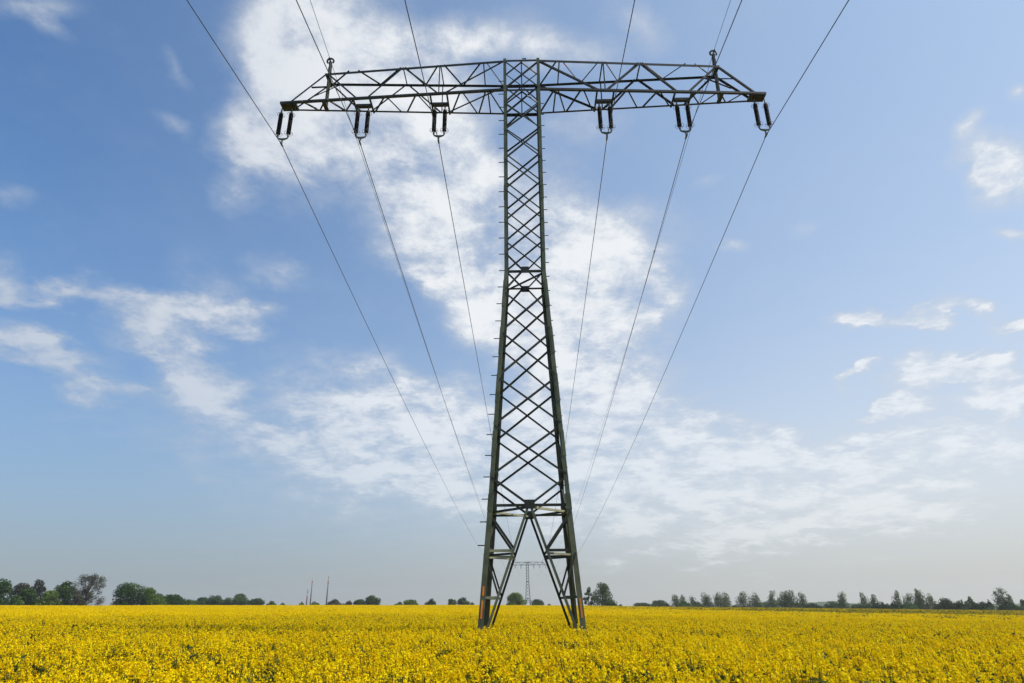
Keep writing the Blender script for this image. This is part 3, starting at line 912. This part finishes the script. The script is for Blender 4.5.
def crown_mesh(name, clumps, n, size, mat, rng, hollow=0.55):
    """leaf-sized quads spread through the volume of a set of clumps (centre, radii)"""
    vol = np.array([c[1][0] * c[1][1] * c[1][2] for c in clumps]) ** (2 / 3)
    which = rng.choice(len(clumps), n, p=vol / vol.sum())
    cen = np.array([c[0] for c in clumps])[which]
    rad = np.array([c[1] for c in clumps])[which]
    d = rng.normal(size=(n, 3))
    d /= np.linalg.norm(d, axis=1, keepdims=True)
    r = rng.uniform(hollow ** 3, 1.08, n) ** (1 / 3)
    p = cen + d * rad * r[:, None]
    p[:, 2] = np.maximum(p[:, 2], 0.15)
    nr = d + rng.normal(size=(n, 3)) * 0.6 + np.array([0, 0, 0.25])
    nr /= np.linalg.norm(nr, axis=1, keepdims=True)
    a = np.cross(nr, rng.normal(size=(n, 3)))
    a /= np.linalg.norm(a, axis=1, keepdims=True)
    b = np.cross(nr, a)
    sz = size * rng.uniform(0.55, 1.25, n)[:, None]
    v = np.stack([p - a * sz * 0.6, p - b * sz * 0.38, p + a * sz * 0.6, p + b * sz * 0.38], 1).reshape(-1, 3)
    me = bpy.data.meshes.new(name)
    me.vertices.add(4 * n)
    me.vertices.foreach_set('co', v.astype(np.float32).ravel())
    me.loops.add(4 * n)
    me.loops.foreach_set('vertex_index', np.arange(4 * n, dtype=np.int32))
    me.polygons.add(n)
    me.polygons.foreach_set('loop_start', np.arange(0, 4 * n, 4, dtype=np.int32))
    me.materials.append(mat)
    at = me.attributes.new('tint', 'FLOAT', 'FACE')
    ct = rng.uniform(0.0, 0.95, len(clumps))[which]
    at.data.foreach_set('value', np.clip(ct + rng.normal(size=n) * 0.2, 0, 1).astype(np.float32))
    me.update(calc_edges=True)
    return me


NAME = {'round': ('broadleaf_tree', 'tree'), 'dusk': ('broadleaf_tree', 'tree'), 'lime': ('broadleaf_tree', 'tree'), 'bare': ('sparse_tree', 'tree'),
        'brown': ('shrub', 'bush'), 'far': ('broadleaf_tree', 'tree'), 'bush': ('shrub', 'bush'), 'dark': ('shrub', 'bush'), 'willow': ('willow_tree', 'tree'),
        'poplar': ('poplar_tree', 'tree')}


def make_tree(i, kind, x, y, h, w, label):
    rng = np.random.default_rng(100 + i)
    rd = random.Random(100 + i)
    nm, cat = NAME[kind]
    if 'tree' in label.split() and cat == 'bush' and ' shrub' not in label and ' bush' not in label:
        nm, cat = 'broadleaf_tree', 'tree'
    root = empty(nm, (x, y, float(tz(x, y)) - 0.05))
    tag(root, label, cat, 'trees and bushes along the edge of the field')
    W = w / 2 * {'far': 1.45, 'poplar': 1.8, 'dark': 1.35, 'round': 1.4, 'dusk': 1.75, 'lime': 1.35}.get(kind, 1.22)
    clumps = []
    lean = 0.0
    if kind in ('round', 'dusk', 'lime', 'far', 'willow'):
        k = 24 if w > 6 else 15
        for _ in range(k):
            a, t = rd.uniform(0, 6.28), rd.random() ** 0.6
            zc = rd.uniform(0.10, 0.84)
            prof = math.sin(math.pi * min(1, max(0.02, (zc * 0.88 + 0.20)))) ** 0.55
            rr_ = W * rd.uniform(0.26, 0.42)
            rz = min(rr_ * rd.uniform(0.7, 1.0), h * 0.24)
            clumps.append(((math.cos(a) * t * (W - rr_ * 0.7) * prof, math.sin(a) * t * (W - rr_ * 0.7) * prof, max(rz * 0.8, min(h - rz, zc * h))), (rr_, rr_, rz)))
        clumps.append(((rd.uniform(-.15, .15) * W, 0, h * 0.87), (W * 0.38, W * 0.38, h * 0.13)))
        clumps.append(((0, 0, h * 0.45), (W * 0.78, W * 0.78, h * 0.42)))
        if kind == 'willow':
            clumps = clumps[:-1]
    elif kind == 'poplar':
        lean = -0.12 if ('leaning' in label) else -0.04
        stems = 1 if w < 5.5 else 2
        for sidx in range(stems):
            ox = 0 if stems == 1 else (sidx - 0.5) * W * 0.95
            hh = h * (1 if sidx == 0 else rd.uniform(0.86, 0.97))
            ww = W * (0.95 if stems == 1 else 0.62)
            for kq in range(12):
                t = (kq + rd.random() * 0.6) / 12
                zc = hh * (0.06 + 0.84 * t)
                rr_ = ww * (0.78 - 0.36 * t) * rd.uniform(0.65, 1.0)
                off = ww * (0.60 - 0.35 * t)
                clumps.append(((ox + rd.uniform(-1, 1) * off + lean * zc, rd.uniform(-1, 1) * off, zc), (rr_, rr_, rr_ * 1.35)))
            clumps.append(((ox + lean * hh * 0.93 + rd.uniform(-.1, .1) * W, 0, hh * 0.93), (ww * 0.2, ww * 0.2, hh * 0.075)))
    elif kind == 'bare':
        for _ in range(46):
            a, t = rd.uniform(0, 6.28), rd.random() ** 0.5
            zc = rd.uniform(0.12, 0.93)
            prof = math.sin(math.pi * min(1, zc * 0.75 + 0.22)) ** 0.6
            rr_ = W * rd.uniform(0.14, 0.24)
            clumps.append(((math.cos(a) * t * W * 0.88 * prof, math.sin(a) * t * W * 0.88 * prof, zc * h), (rr_, rr_, rr_ * 0.9)))
    else:
        for _ in range(11):
            a, t = rd.uniform(0, 6.28), rd.random() ** 0.6
            rr_ = W * rd.uniform(0.30, 0.45)
            top = h * (1 - 0.42 * t * t) * rd.uniform(0.75, 1.0)
            rz = min(top * 0.55, rr_ * 1.2)
            clumps.append(((math.cos(a) * t * (W - rr_ * 0.6), math.sin(a) * t * (W - rr_ * 0.6), max(rz * 0.6, top - rz)), (rr_, rr_, rz)))
        clumps.append(((rd.uniform(-.2, .2) * W, 0, h * 0.62), (W * 0.42, W * 0.42, h * 0.38)))
        clumps.append(((0, 0, h * 0.3), (W * 0.92, W * 0.92, h * 0.32)))
        if 'pointed' in label:
            clumps += [((0, 0, h * 0.72), (W * 0.3, W * 0.3, h * 0.22)), ((0, 0, h * 0.88), (W * 0.16, W * 0.16, h * 0.12))]
    dens = {'bare': 50, 'willow': 62, 'poplar': 80, 'dusk': 75}.get(kind, 95)
    size = {'bare': 0.34, 'poplar': 0.52, 'willow': 0.55}.get(kind, 0.58)
    n = int(dens * (h * w * 0.75 + w * w * 0.5) * (0.55 if kind != 'bare' else 0.9))
    n = max(160, min(n, 6500))
    cr = bpy.data.objects.new('crown', crown_mesh('crown', clumps, n, size, LEAF[kind], rng, 0.45 if kind != 'bare' else 0.1))
    C.objects.link(cr)
    cr.parent = root
    # trunk with limbs reaching the clumps
    mb = MB()
    r0 = max(0.06, h * 0.028)
    tops = Vector((lean * h * 0.8, 0, h * 0.82))
    bend = rd.uniform(-0.03, 0.03) * h
    spine = [Vector((0, 0, 0)), Vector((bend * 0.5 + lean * h * 0.2, 0, h * 0.25)), Vector((bend + lean * h * 0.5, 0, h * 0.52)), tops]
    mb.tube(spine, [r0, r0 * 0.8, r0 * 0.5, r0 * 0.12], 7)
    lim = clumps if kind == 'bare' else clumps[:9]
    for (c, rdd) in lim:
        z0 = min(0.75 * h, max(0.12 * h, c[2] * rd.uniform(0.35, 0.65)))
        t = z0 / (0.82 * h)
        st = Vector((bend * t + lean * z0, 0, z0))
        en = Vector(c)
        md = st.lerp(en, 0.5) + Vector((0, 0, -0.04 * h + rd.uniform(0, 0.05) * h))
        mb.tube([st, md, en], [r0 * 0.42, r0 * 0.26, r0 * 0.08], 5)
        if kind == 'bare':
            for _ in range(4):
                q2 = en + Vector((rd.uniform(-1, 1), rd.uniform(-1, 1), rd.uniform(-0.1, 1))) * rdd[0] * 1.2
                mb.tube([md.lerp(en, 0.6), q2], [r0 * 0.14, r0 * 0.04], 4)
    mb.build('trunk', BARK, root)


for i, (kind, x, y, h, w, label) in enumerate(TREES):
    make_tree(i, kind, x, y, h, w, label)

# ------------------------------------------------------------------ rapeseed
m, q, bsdf = new_mat('rapeseed_petals')
at = q.n('ShaderNodeAttribute', attribute_name='tint').outputs['Fac']
oi = q.n('ShaderNodeObjectInfo').outputs['Random']
tt = q.m('MULTIPLY_ADD', oi, 0.35, q.m('MULTIPLY', at, 0.75))
col = q.mix(q.rng(tt, 0.0, 0.5, smooth=False), (0.64, 0.35, 0.002), (0.84, 0.58, 0.003))
col = q.mix(q.rng(tt, 0.5, 1.0, smooth=False), col, (0.92, 0.76, 0.006))
q.put(bsdf.inputs['Base Color'], col)
bsdf.inputs['Roughness'].default_value = 0.55
bsdf.inputs['Specular IOR Level'].default_value = 0.02
tr = q.n('ShaderNodeBsdfTranslucent')
q.put(tr.inputs['Color'], col)
mx = q.n('ShaderNodeMixShader')
mx.inputs[0].default_value = 0.35
q.L.new(bsdf.outputs[0], mx.inputs[1])
q.L.new(tr.outputs[0], mx.inputs[2])
q.L.new(mx.outputs[0], q.t.nodes['Material Output'].inputs['Surface'])
PETAL = m
STALK = leaf_mat('rapeseed_stalks', (0.038, 0.060, 0.013), (0.065, 0.095, 0.022), (0.12, 0.145, 0.036))

crop_sources = bpy.data.collections.new('rapeseed_plant_kinds')
HC = 1.25


def plant_mesh(idx, seed, n_rac, spread, petals, psize, stems=True, htop=HC, depth=0.32, leaves=10, lw=0.012, ltop=0.05):
    rng = np.random.default_rng(seed)
    V, F, T, M = [], [], [], []

    def quad(p, nrm, sz, asp, tint, mat, along=None):
        nrm = nrm / np.linalg.norm(nrm)
        a = np.cross(nrm, rng.normal(size=3) if along is None else along)
        a /= max(np.linalg.norm(a), 1e-6)
        b = np.cross(nrm, a)
        i = len(V)
        V.extend([p - a * sz, p - b * sz * asp, p + a * sz, p + b * sz * asp])
        F.append((i, i + 1, i + 2, i + 3))
        T.append(tint)
        M.append(mat)

    for k in range(n_rac):
        ang = rng.uniform(0, 6.28)
        rr_ = spread * math.sqrt(rng.uniform(0, 1))
        ztop = htop - depth * rng.uniform(0, 1) ** 1.4 + (0.06 if rng.random() < 0.12 else 0)
        top = np.array([math.cos(ang) * rr_, math.sin(ang) * rr_, ztop])
        lean = np.array([math.cos(ang), math.sin(ang), 0]) * rr_ * 0.25
        hgt = rng.uniform(0.07, 0.15)
        tb = rng.uniform(0.15, 0.85)
        for j in range(petals):
            t = rng.random()
            rad = 0.056 * (1.0 - 0.55 * t) * rng.uniform(0.35, 1.15)
            a2 = rng.uniform(0, 6.28)
            p = top + np.array([math.cos(a2) * rad, math.sin(a2) * rad, (t - 0.8) * hgt])
            quad(p, np.array([math.cos(a2), math.sin(a2), 0.9]) + rng.normal(size=3) * 0.5, psize * rng.uniform(0.7, 1.25), rng.uniform(0.6, 1.0),
                 float(np.clip(tb + rng.normal() * 0.15, 0, 1)), 0)
        if stems:
            base = np.array([math.cos(ang) * rr_ * 0.3, math.sin(ang) * rr_ * 0.3, htop - 0.75 + rng.uniform(-.1, .1)])
            tip = top - np.array([0, 0, hgt * 0.2])
            d = tip - base
            side = np.cross(d, np.array([rng.normal(), rng.normal(), 0.2]))
            side /= np.linalg.norm(side)
            i = len(V)
            V.extend([base - side * lw * 0.8, base + side * lw * 0.8, tip + side * lw * 0.35, tip - side * lw * 0.35])
            F.append((i, i + 1, i + 2, i + 3))
            T.append(rng.uniform(0.2, 0.8))
            M.append(1)
            for _ in range(5):      # pods below the flowers
                t = rng.uniform(0.45, 0.9)
                p = base + d * t
                a2 = rng.uniform(0, 6.28)
                o = np.array([math.cos(a2), math.sin(a2), 0.8]) * rng.uniform(0.04, 0.075)
                i = len(V)
                s2 = np.array([-math.sin(a2), math.cos(a2), 0]) * 0.0035
                V.extend([p - s2, p + s2, p + o + s2, p + o - s2])
                F.append((i, i + 1, i + 2, i + 3))
                T.append(rng.uniform(0.4, 1.0))
                M.append(1)
    for _ in range(leaves):
        a2 = rng.uniform(0, 6.28)
        rr_ = spread * rng.uniform(0.1, 1.0)
        p = np.array([math.cos(a2) * rr_, math.sin(a2) * rr_, htop - depth - rng.uniform(ltop, 0.75)])
        quad(p, np.array([math.cos(a2) * 0.6, math.sin(a2) * 0.6, 0.8]) + rng.normal(size=3) * 0.4, rng.uniform(0.06, 0.13), 0.42, rng.uniform(0, 0.7), 1)
    me = bpy.data.meshes.new('rapeseed_plant')
    me.from_pydata([tuple(p) for p in V], [], F)
    me.materials.append(PETAL)
    me.materials.append(STALK)
    me.polygons.foreach_set('material_index', M)
    at = me.attributes.new('tint', 'FLOAT', 'FACE')
    at.data.foreach_set('value', np.array(T, dtype=np.float32))
    me.update()
    o = bpy.data.objects.new('plant_kind_%02d' % idx, me)
    crop_sources.objects.link(o)


k = 0
for s in range(6):           # 0-5 near plants
    plant_mesh(k, 40 + s, (5, 8, 9, 6, 10, 8)[s], 0.20, 17, 0.0165, True, leaves=16, ltop=-0.16)
    k += 1
for s in range(4):           # 6-9 middle distance
    plant_mesh(k, 60 + s, 12, 0.30, 9, 0.021, True, leaves=12, lw=0.016, ltop=-0.14)
    k += 1
for s in range(4):           # 10-13 far clumps, in full bloom
    plant_mesh(k, 80 + s, 42, 0.75, 5, 0.034, False, depth=0.26, leaves=34)
    k += 1
for s in range(3):           # 14-16 far clumps, past bloom
    plant_mesh(k, 95 + s, 15, 0.75, 4, 0.030, False, depth=0.24, leaves=150, ltop=-0.22)
    k += 1

rng = np.random.default_rng(7)


def sector(r0, r1, n, half=47):
    r = np.sqrt(rng.uniform(r0 * r0, r1 * r1, n))
    a = rng.uniform(R(-half), R(half), n)
    return CAM.x + r * np.sin(a), CAM.y + r * np.cos(a), r


def patchiness(x, y):
    return (np.sin(x * 0.21 + 1.3 * np.sin(y * 0.13)) * np.sin(y * 0.17 + 0.8 * np.sin(x * 0.11)) + 0.6 * np.sin(x * 0.063 + y * 0.041))


pts, idxs, scl = [], [], []
for (r0, r1, dens, lo, hi, sc) in ((4.5, 24, 17.5, 0, 6, 1.0), (24, 62, 10, 6, 10, 1.0), (62, 140, 2.6, 10, 14, 1.0), (140, 285, 1.15, 10, 14, 1.15)):
    area = R(94) / 2 * (r1 * r1 - r0 * r0)
    x, y, r = sector(r0, r1, int(area * dens))
    keep = rng.random(len(x)) < (0.86 + 0.14 * patchiness(x, y))
    # wheel tracks left by the sprayer, two strips across the field about 80 m out
    tl = 57 + 0.04 * x + 0.0004 * x * x
    keep &= ~((np.abs(y - tl) < 0.45) | (np.abs(y - tl - 2.4) < 0.45))
    for sx in (-1, 1):
        for sy in (-1, 1):
            keep &= (np.abs(x - sx * 1.97) > 0.42) | (np.abs(y - sy * 1.97) > 0.42)
    x, y, r = x[keep], y[keep], r[keep]
    id_ = rng.integers(lo, hi, len(x))
    if lo >= 10:
        # the crop on the right is further past bloom
        dull = np.clip((x - 6) / 40, 0, 1) * (0.38 * (r > 68) + 0.58 * (r > 112 + 6 * np.sin(x * 0.05))) + 0.03 * patchiness(x, y)
        old = rng.random(len(x)) < dull
        id_[old] = rng.integers(14, 17, int(old.sum()))
    z = tz(x, y) + 0.06 * patchiness(x * 1.7, y * 1.7) + rng.normal(size=len(x)) * np.where(r < 62, 0.065, 0.045)
    pts.append(np.stack([x, y, z], 1))
    idxs.append(id_)
    scl.append(sc * rng.uniform(0.93, 1.06, len(x)))
pts, idxs, scl = np.concatenate(pts), np.concatenate(idxs), np.concatenate(scl)
n = len(pts)
me = bpy.data.meshes.new('rapeseed_crop')
me.vertices.add(n)
me.vertices.foreach_set('co', pts.astype(np.float32).ravel())
for nm, typ, val in (('kind_index', 'INT', idxs.astype(np.int32)), ('turn', 'FLOAT', rng.uniform(0, 6.28, n).astype(np.float32)), ('size', 'FLOAT', scl.astype(np.float32))):
    at = me.attributes.new(nm, typ, 'POINT')
    at.data.foreach_set('value', val)
me.update()
crop = bpy.data.objects.new('rapeseed_crop', me)
C.objects.link(crop)
tag(crop, 'dense yellow flowering rapeseed covering the whole field', 'rapeseed', kind='stuff')
gt = bpy.data.node_groups.new('plant_the_field', 'GeometryNodeTree')
gt.interface.new_socket('Geometry', in_out='INPUT', socket_type='NodeSocketGeometry')
gt.interface.new_socket('Geometry', in_out='OUTPUT', socket_type='NodeSocketGeometry')
gi = gt.nodes.new('NodeGroupInput')
go = gt.nodes.new('NodeGroupOutput')
ci = gt.nodes.new('GeometryNodeCollectionInfo')
ci.inputs['Collection'].default_value = crop_sources
ci.inputs['Separate Children'].default_value = True
ci.inputs['Reset Children'].default_value = True
ip = gt.nodes.new('GeometryNodeInstanceOnPoints')
ip.inputs['Pick Instance'].default_value = True


def named(nm, typ):
    nd = gt.nodes.new('GeometryNodeInputNamedAttribute')
    nd.data_type = typ
    nd.inputs['Name'].default_value = nm
    return next(s for s in nd.outputs if s.enabled and s.name == 'Attribute')


cx = gt.nodes.new('ShaderNodeCombineXYZ')
gt.links.new(named('turn', 'FLOAT'), cx.inputs[2])
gt.links.new(gi.outputs[0], ip.inputs['Points'])
gt.links.new(ci.outputs[0], ip.inputs['Instance'])
gt.links.new(named('kind_index', 'INT'), ip.inputs['Instance Index'])
gt.links.new(cx.outputs[0], ip.inputs['Rotation'])
gt.links.new(named('size', 'FLOAT'), ip.inputs['Scale'])
gt.links.new(ip.outputs[0], go.inputs[0])
md = crop.modifiers.new('plants', 'NODES')
md.node_group = gt

# ------------------------------------------------------------------ hazy air
HAZE = 0.00016
if HAZE > 0:
    hb_ = MB()
    hb_.v = [Vector((sx * 1700, 650 + sy * 1100, 14 + sz * 27)) for sz in (-1, 1) for sy in (-1, 1) for sx in (-1, 1)]
    hb_.f = [(0, 2, 3, 1), (4, 5, 7, 6), (0, 1, 5, 4), (2, 6, 7, 3), (0, 4, 6, 2), (1, 3, 7, 5)]
    hz_o = hb_.build('haze', bpy.data.materials.new('hazy_air'))
    tag(hz_o, 'pale haze in the air over the field', 'haze', kind='stuff')
    hm = hz_o.data.materials[0]
    hm.use_nodes = True
    ht = hm.node_tree
    ht.nodes.clear()
    pv = ht.nodes.new('ShaderNodeVolumePrincipled')
    pv.inputs['Color'].default_value = (0.92, 0.92, 0.93, 1)
    pv.inputs['Density'].default_value = HAZE
    pv.inputs['Anisotropy'].default_value = 0.3
    ho = ht.nodes.new('ShaderNodeOutputMaterial')
    ht.links.new(pv.outputs[0], ho.inputs['Volume'])
